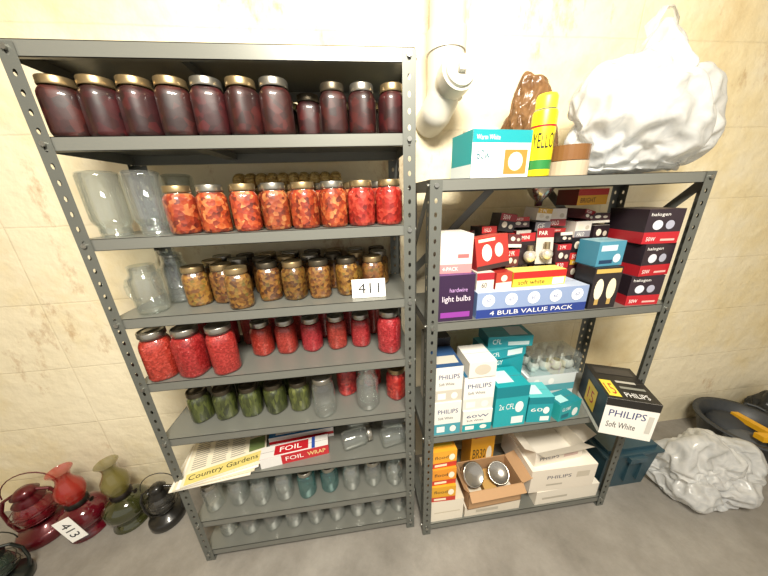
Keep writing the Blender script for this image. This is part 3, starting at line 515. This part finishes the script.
# ---------------- pipe ----------------
PV=pm('#CFCBC0',.35,name='pvc_pipe'); b=MB(); px,py=1.085,.265
b.cyl((px,py,1.84),(px,py,2.75),.057,PV,28,caps=False)
b.cyl((px,py,1.93),(px,py,1.99),.065,PV,28); b.cyl((px,py,1.80),(px,py,1.94),.061,PV,28)
pts=[(px,py,1.86),(px-.008,py,1.80),(px-.022,py+.02,1.765),(px-.03,py+.09,1.75)]
for p,q in zip(pts[:-1],pts[1:]): b.cyl(p,q,.056,PV,24)
for p in pts[1:3]: b.sphere(p,.0565,PV,20)
d=Vector((.12,-.9,.22)).normalized(); p0=Vector((px,py,1.825)); 
b.cyl(p0,p0+d*.08,.052,PV,28); b.cyl(p0+d*.06,p0+d*.10,.058,PV,28); b.cyl(p0+d*.10,p0+d*.110,.048,PV,28); b.cyl(p0+d*.110,p0+d*.125,.016,PV,4)
b.finish('pvc_drain_pipe')
# ---------------- lanterns ----------------
def oil_lamp(name,x,y,col,chcol,s=1.,lean=0):
    b=MB(); Bd=pm(col,.12,0,1.); D=pm('#2A2420',.4,.6)
    b.lathe([(1e-4,0),(.062,0),(.066,.006),(.05,.02),(.04,.035),(.062,.055),(.076,.085),(.074,.115),(.055,.14),(.03,.152)],Bd,28)
    b.lathe([(.03,.150),(.036,.155),(.036,.17),(.03,.178)],D,20); b.cyl((.03,0,.165),(.055,0,.165),.003,D,8); b.cyl((.055,0,.165),(.058,0,.165),.009,D,10)
    ch=pm(chcol,.12,0,1.,Alpha=.72)
    b.lathe([(.030,.176),(.038,.195),(.046,.225),(.042,.255),(.026,.285),(.022,.305),(.028,.325),(.038,.338)],ch,28)
    o=b.finish(name,(x,y,0),(0,lean,0)); o.scale=(s,s,s); return o
def lantern(name,x,y,col,gcol,s=1.,rot=0):
    b=MB(); Bd=pm(col,.35,.3,.5); ch=pm(gcol,.12,0,1.,Alpha=.7)
    b.lathe([(1e-4,0),(.07,0),(.074,.005),(.074,.035),(.066,.045),(.035,.055),(.032,.07),(.04,.075)],Bd,28)
    b.lathe([(.034,.075),(.048,.095),(.053,.12),(.045,.15),(.033,.17)],ch,28)
    b.lathe([(.04,.168),(.042,.175),(.03,.19),(.03,.205),(.036,.207),(.02,.225),(1e-4,.23)],Bd,24)
    for sx in (-1,1):
        b.tube([(sx*.066,0,.035),(sx*.078,0,.09),(sx*.078,0,.15),(sx*.06,0,.195),(sx*.03,0,.21)],.0055,Bd)
        b.tube([(sx*.05,.035,.08),(sx*.05,-.035,.13)],.002,Bd)
    b.tube([(.075*math.cos(t),.02,.19+.085*math.sin(t)) for t in [math.pi*k/12 for k in range(13)]],.002,Bd)
    for zz in (.10,.135): b.tube([(.058*math.cos(t),.058*math.sin(t),zz) for t in [math.pi*k/8 for k in range(17)]],.0016,Bd,6)
    o=b.finish(name,(x,y,0),(0,0,rot)); o.scale=(s,s,s)
lantern('barn_lantern',-.845,.235,'#5A0E18','#7A1420',1.25,.3); oil_lamp('oil_lamp',-.645,.22,'#5A0C1A','#A8281E',1.12); oil_lamp('oil_lamp',-.462,.23,'#34361A','#7A7038',1.12)
lantern('barn_lantern',-.285,.21,'#24221F','#3A3833',1.0,.2); lantern('barn_lantern',-.80,.03,'#1E2420','#2A3A30',1.0,.6)
placard('number_placard','413',.13,.06,(-.615,.105,.145),(-.25,1.3,.0))
slab('paper_sheet',-.72,-.64,-.07,-.02,0.0005,.002,pm('#E8E4DA',.6))
# ---------------- floor right ----------------
def tote(name,x,y,w,d,h,rot):
    b=MB(); Tm=pm('#2A4650',.4,name='tote_plastic'); Lm=pm('#2C4854',.35)
    a=.9
    vs=[(sx*w/2*k,sy*d/2*k,z) for z,k in ((0,a),(h*.88,1)) for sy in (-1,1) for sx in (-1,1)]
    b.add(vs,[(0,2,3,1),(4,5,7,6),(0,1,5,4),(2,6,7,3),(0,4,6,2),(1,3,7,5)],Tm)
    b.box(-w/2-.012,w/2+.012,-d/2-.012,d/2+.012,h*.88,h*.93,Lm); b.box(-w/2+.01,w/2-.01,-d/2+.01,d/2-.01,h*.93,h,Lm)
    for k in (-.25,0,.25): b.box(k*w-.008,k*w+.008,-d/2-.003,-d/2+.01,h*.2,h*.88,Tm)
    b.box(-w*.15,w*.15,-d/2-.03,-d/2-.01,h*.80,h*.9,Lm)
    b.finish(name,(x,y,0),(0,0,rot))
tote('storage_tote',2.03,.16,.29,.28,.27,0)
b=MB(); BKm=pm('#34373A',.45,name='black_tub'); 
b.lathe([(1e-4,.0),(.16,0),(.19,.10),(.215,.2),(.235,.205),(.235,.215),(.205,.213),(.18,.1),(.15,.03),(1e-4,.025)],BKm,32)
for sx in (-1,1): b.tube([(sx*.23,-.05,.2),(sx*.26,-.04,.21),(sx*.265,0,.215),(sx*.26,.04,.21),(sx*.23,.05,.2)],.009,BKm)
b.M=Matrix.Translation((.0,-.04,.2))@Matrix.Rotation(.9,4,'Z')@Matrix.Rotation(.15,4,'Y'); b.box(-.13,.13,-.02,.02,0,.03,pm('#E0A820',.4)); b.box(-.13,-.08,-.02,.1,0,.03,pm('#E0A820',.4)); b.M=Matrix()
b.sphere((.03,.05,.14),.12,pm('#33363A',.7),16,.5); b.sphere((-.06,-.02,.13),.09,pm('#54575A',.7),16,.6)
o=b.finish('plastic_tub',(2.87,.12,0),(0,0,.4)); o.scale=(.88,.88,.95)
def blob(name,loc,rad,seed,mat):
    bm=bmesh.new(); bmesh.ops.create_icosphere(bm,subdivisions=5,radius=1)
    S=Vector((seed,seed*2,seed*.5))
    for v in bm.verts:
        d=v.co.normalized(); k=1+.2*noise.noise(d*1.5+S)+.12*(1-2*abs(noise.noise(d*3+S)))+.04*(1-2*abs(noise.noise(d*7+S)))
        p=d*k; p=Vector((p.x*rad[0],p.y*rad[1],max(p.z,-.6)*rad[2]+.6*rad[2])); v.co=p
    for f in bm.faces: f.smooth=True
    me=bpy.data.meshes.new(name); bm.to_mesh(me); bm.free(); me.materials.append(mat); o=bpy.data.objects.new(name,me); o.location=loc; C.objects.link(o)
blob('black_garbage_bag',(3.27,.19,.001),(.14,.12,.16),9,pm('#1C1E20',.35))
# ---------------- lights, world, camera ----------------
def area(name,loc,target,size,power,col):
    l=bpy.data.lights.new(name,'AREA'); l.shape='RECTANGLE'; l.size=size[0]; l.size_y=size[1]; l.energy=power; l.color=col
    o=bpy.data.objects.new(name,l); C.objects.link(o); o.location=loc; o.rotation_euler=(Vector(target)-Vector(loc)).to_track_quat('-Z','Y').to_euler(); return o
area('ceiling_lamp',(.8,-1.2,2.55),(.9,-.2,.7),(.7,.4),96,(1,.94,.82))
w=bpy.data.worlds.new('world'); bpy.context.scene.world=w; w.use_nodes=True
w.node_tree.nodes['Background'].inputs[0].default_value=(1,.95,.88,1); w.node_tree.nodes['Background'].inputs[1].default_value=.72
f,th,ya,ro,cx,cy,h=265.,.3308,.1076,.036,.7307,-.8029,1.4826
r_=Vector((math.cos(ya),-math.sin(ya),0)); fl_=Vector((math.sin(ya),math.cos(ya),0)); up=Vector((0,0,1))
V=fl_*math.cos(th)-up*math.sin(th); D=-(up*math.cos(th)+fl_*math.sin(th))
X=r_*math.cos(ro)+D*math.sin(ro); Yd=-r_*math.sin(ro)+D*math.cos(ro)
cam=bpy.data.cameras.new('camera'); co=bpy.data.objects.new('camera',cam); C.objects.link(co)
cam.sensor_width=36; cam.lens=f/768*36; cam.clip_start=.02
M=Matrix(((X.x,-Yd.x,-V.x,cx),(X.y,-Yd.y,-V.y,cy),(X.z,-Yd.z,-V.z,h),(0,0,0,1))); co.matrix_world=M
bpy.context.scene.camera=co
bpy.context.scene.view_settings.view_transform='Standard'
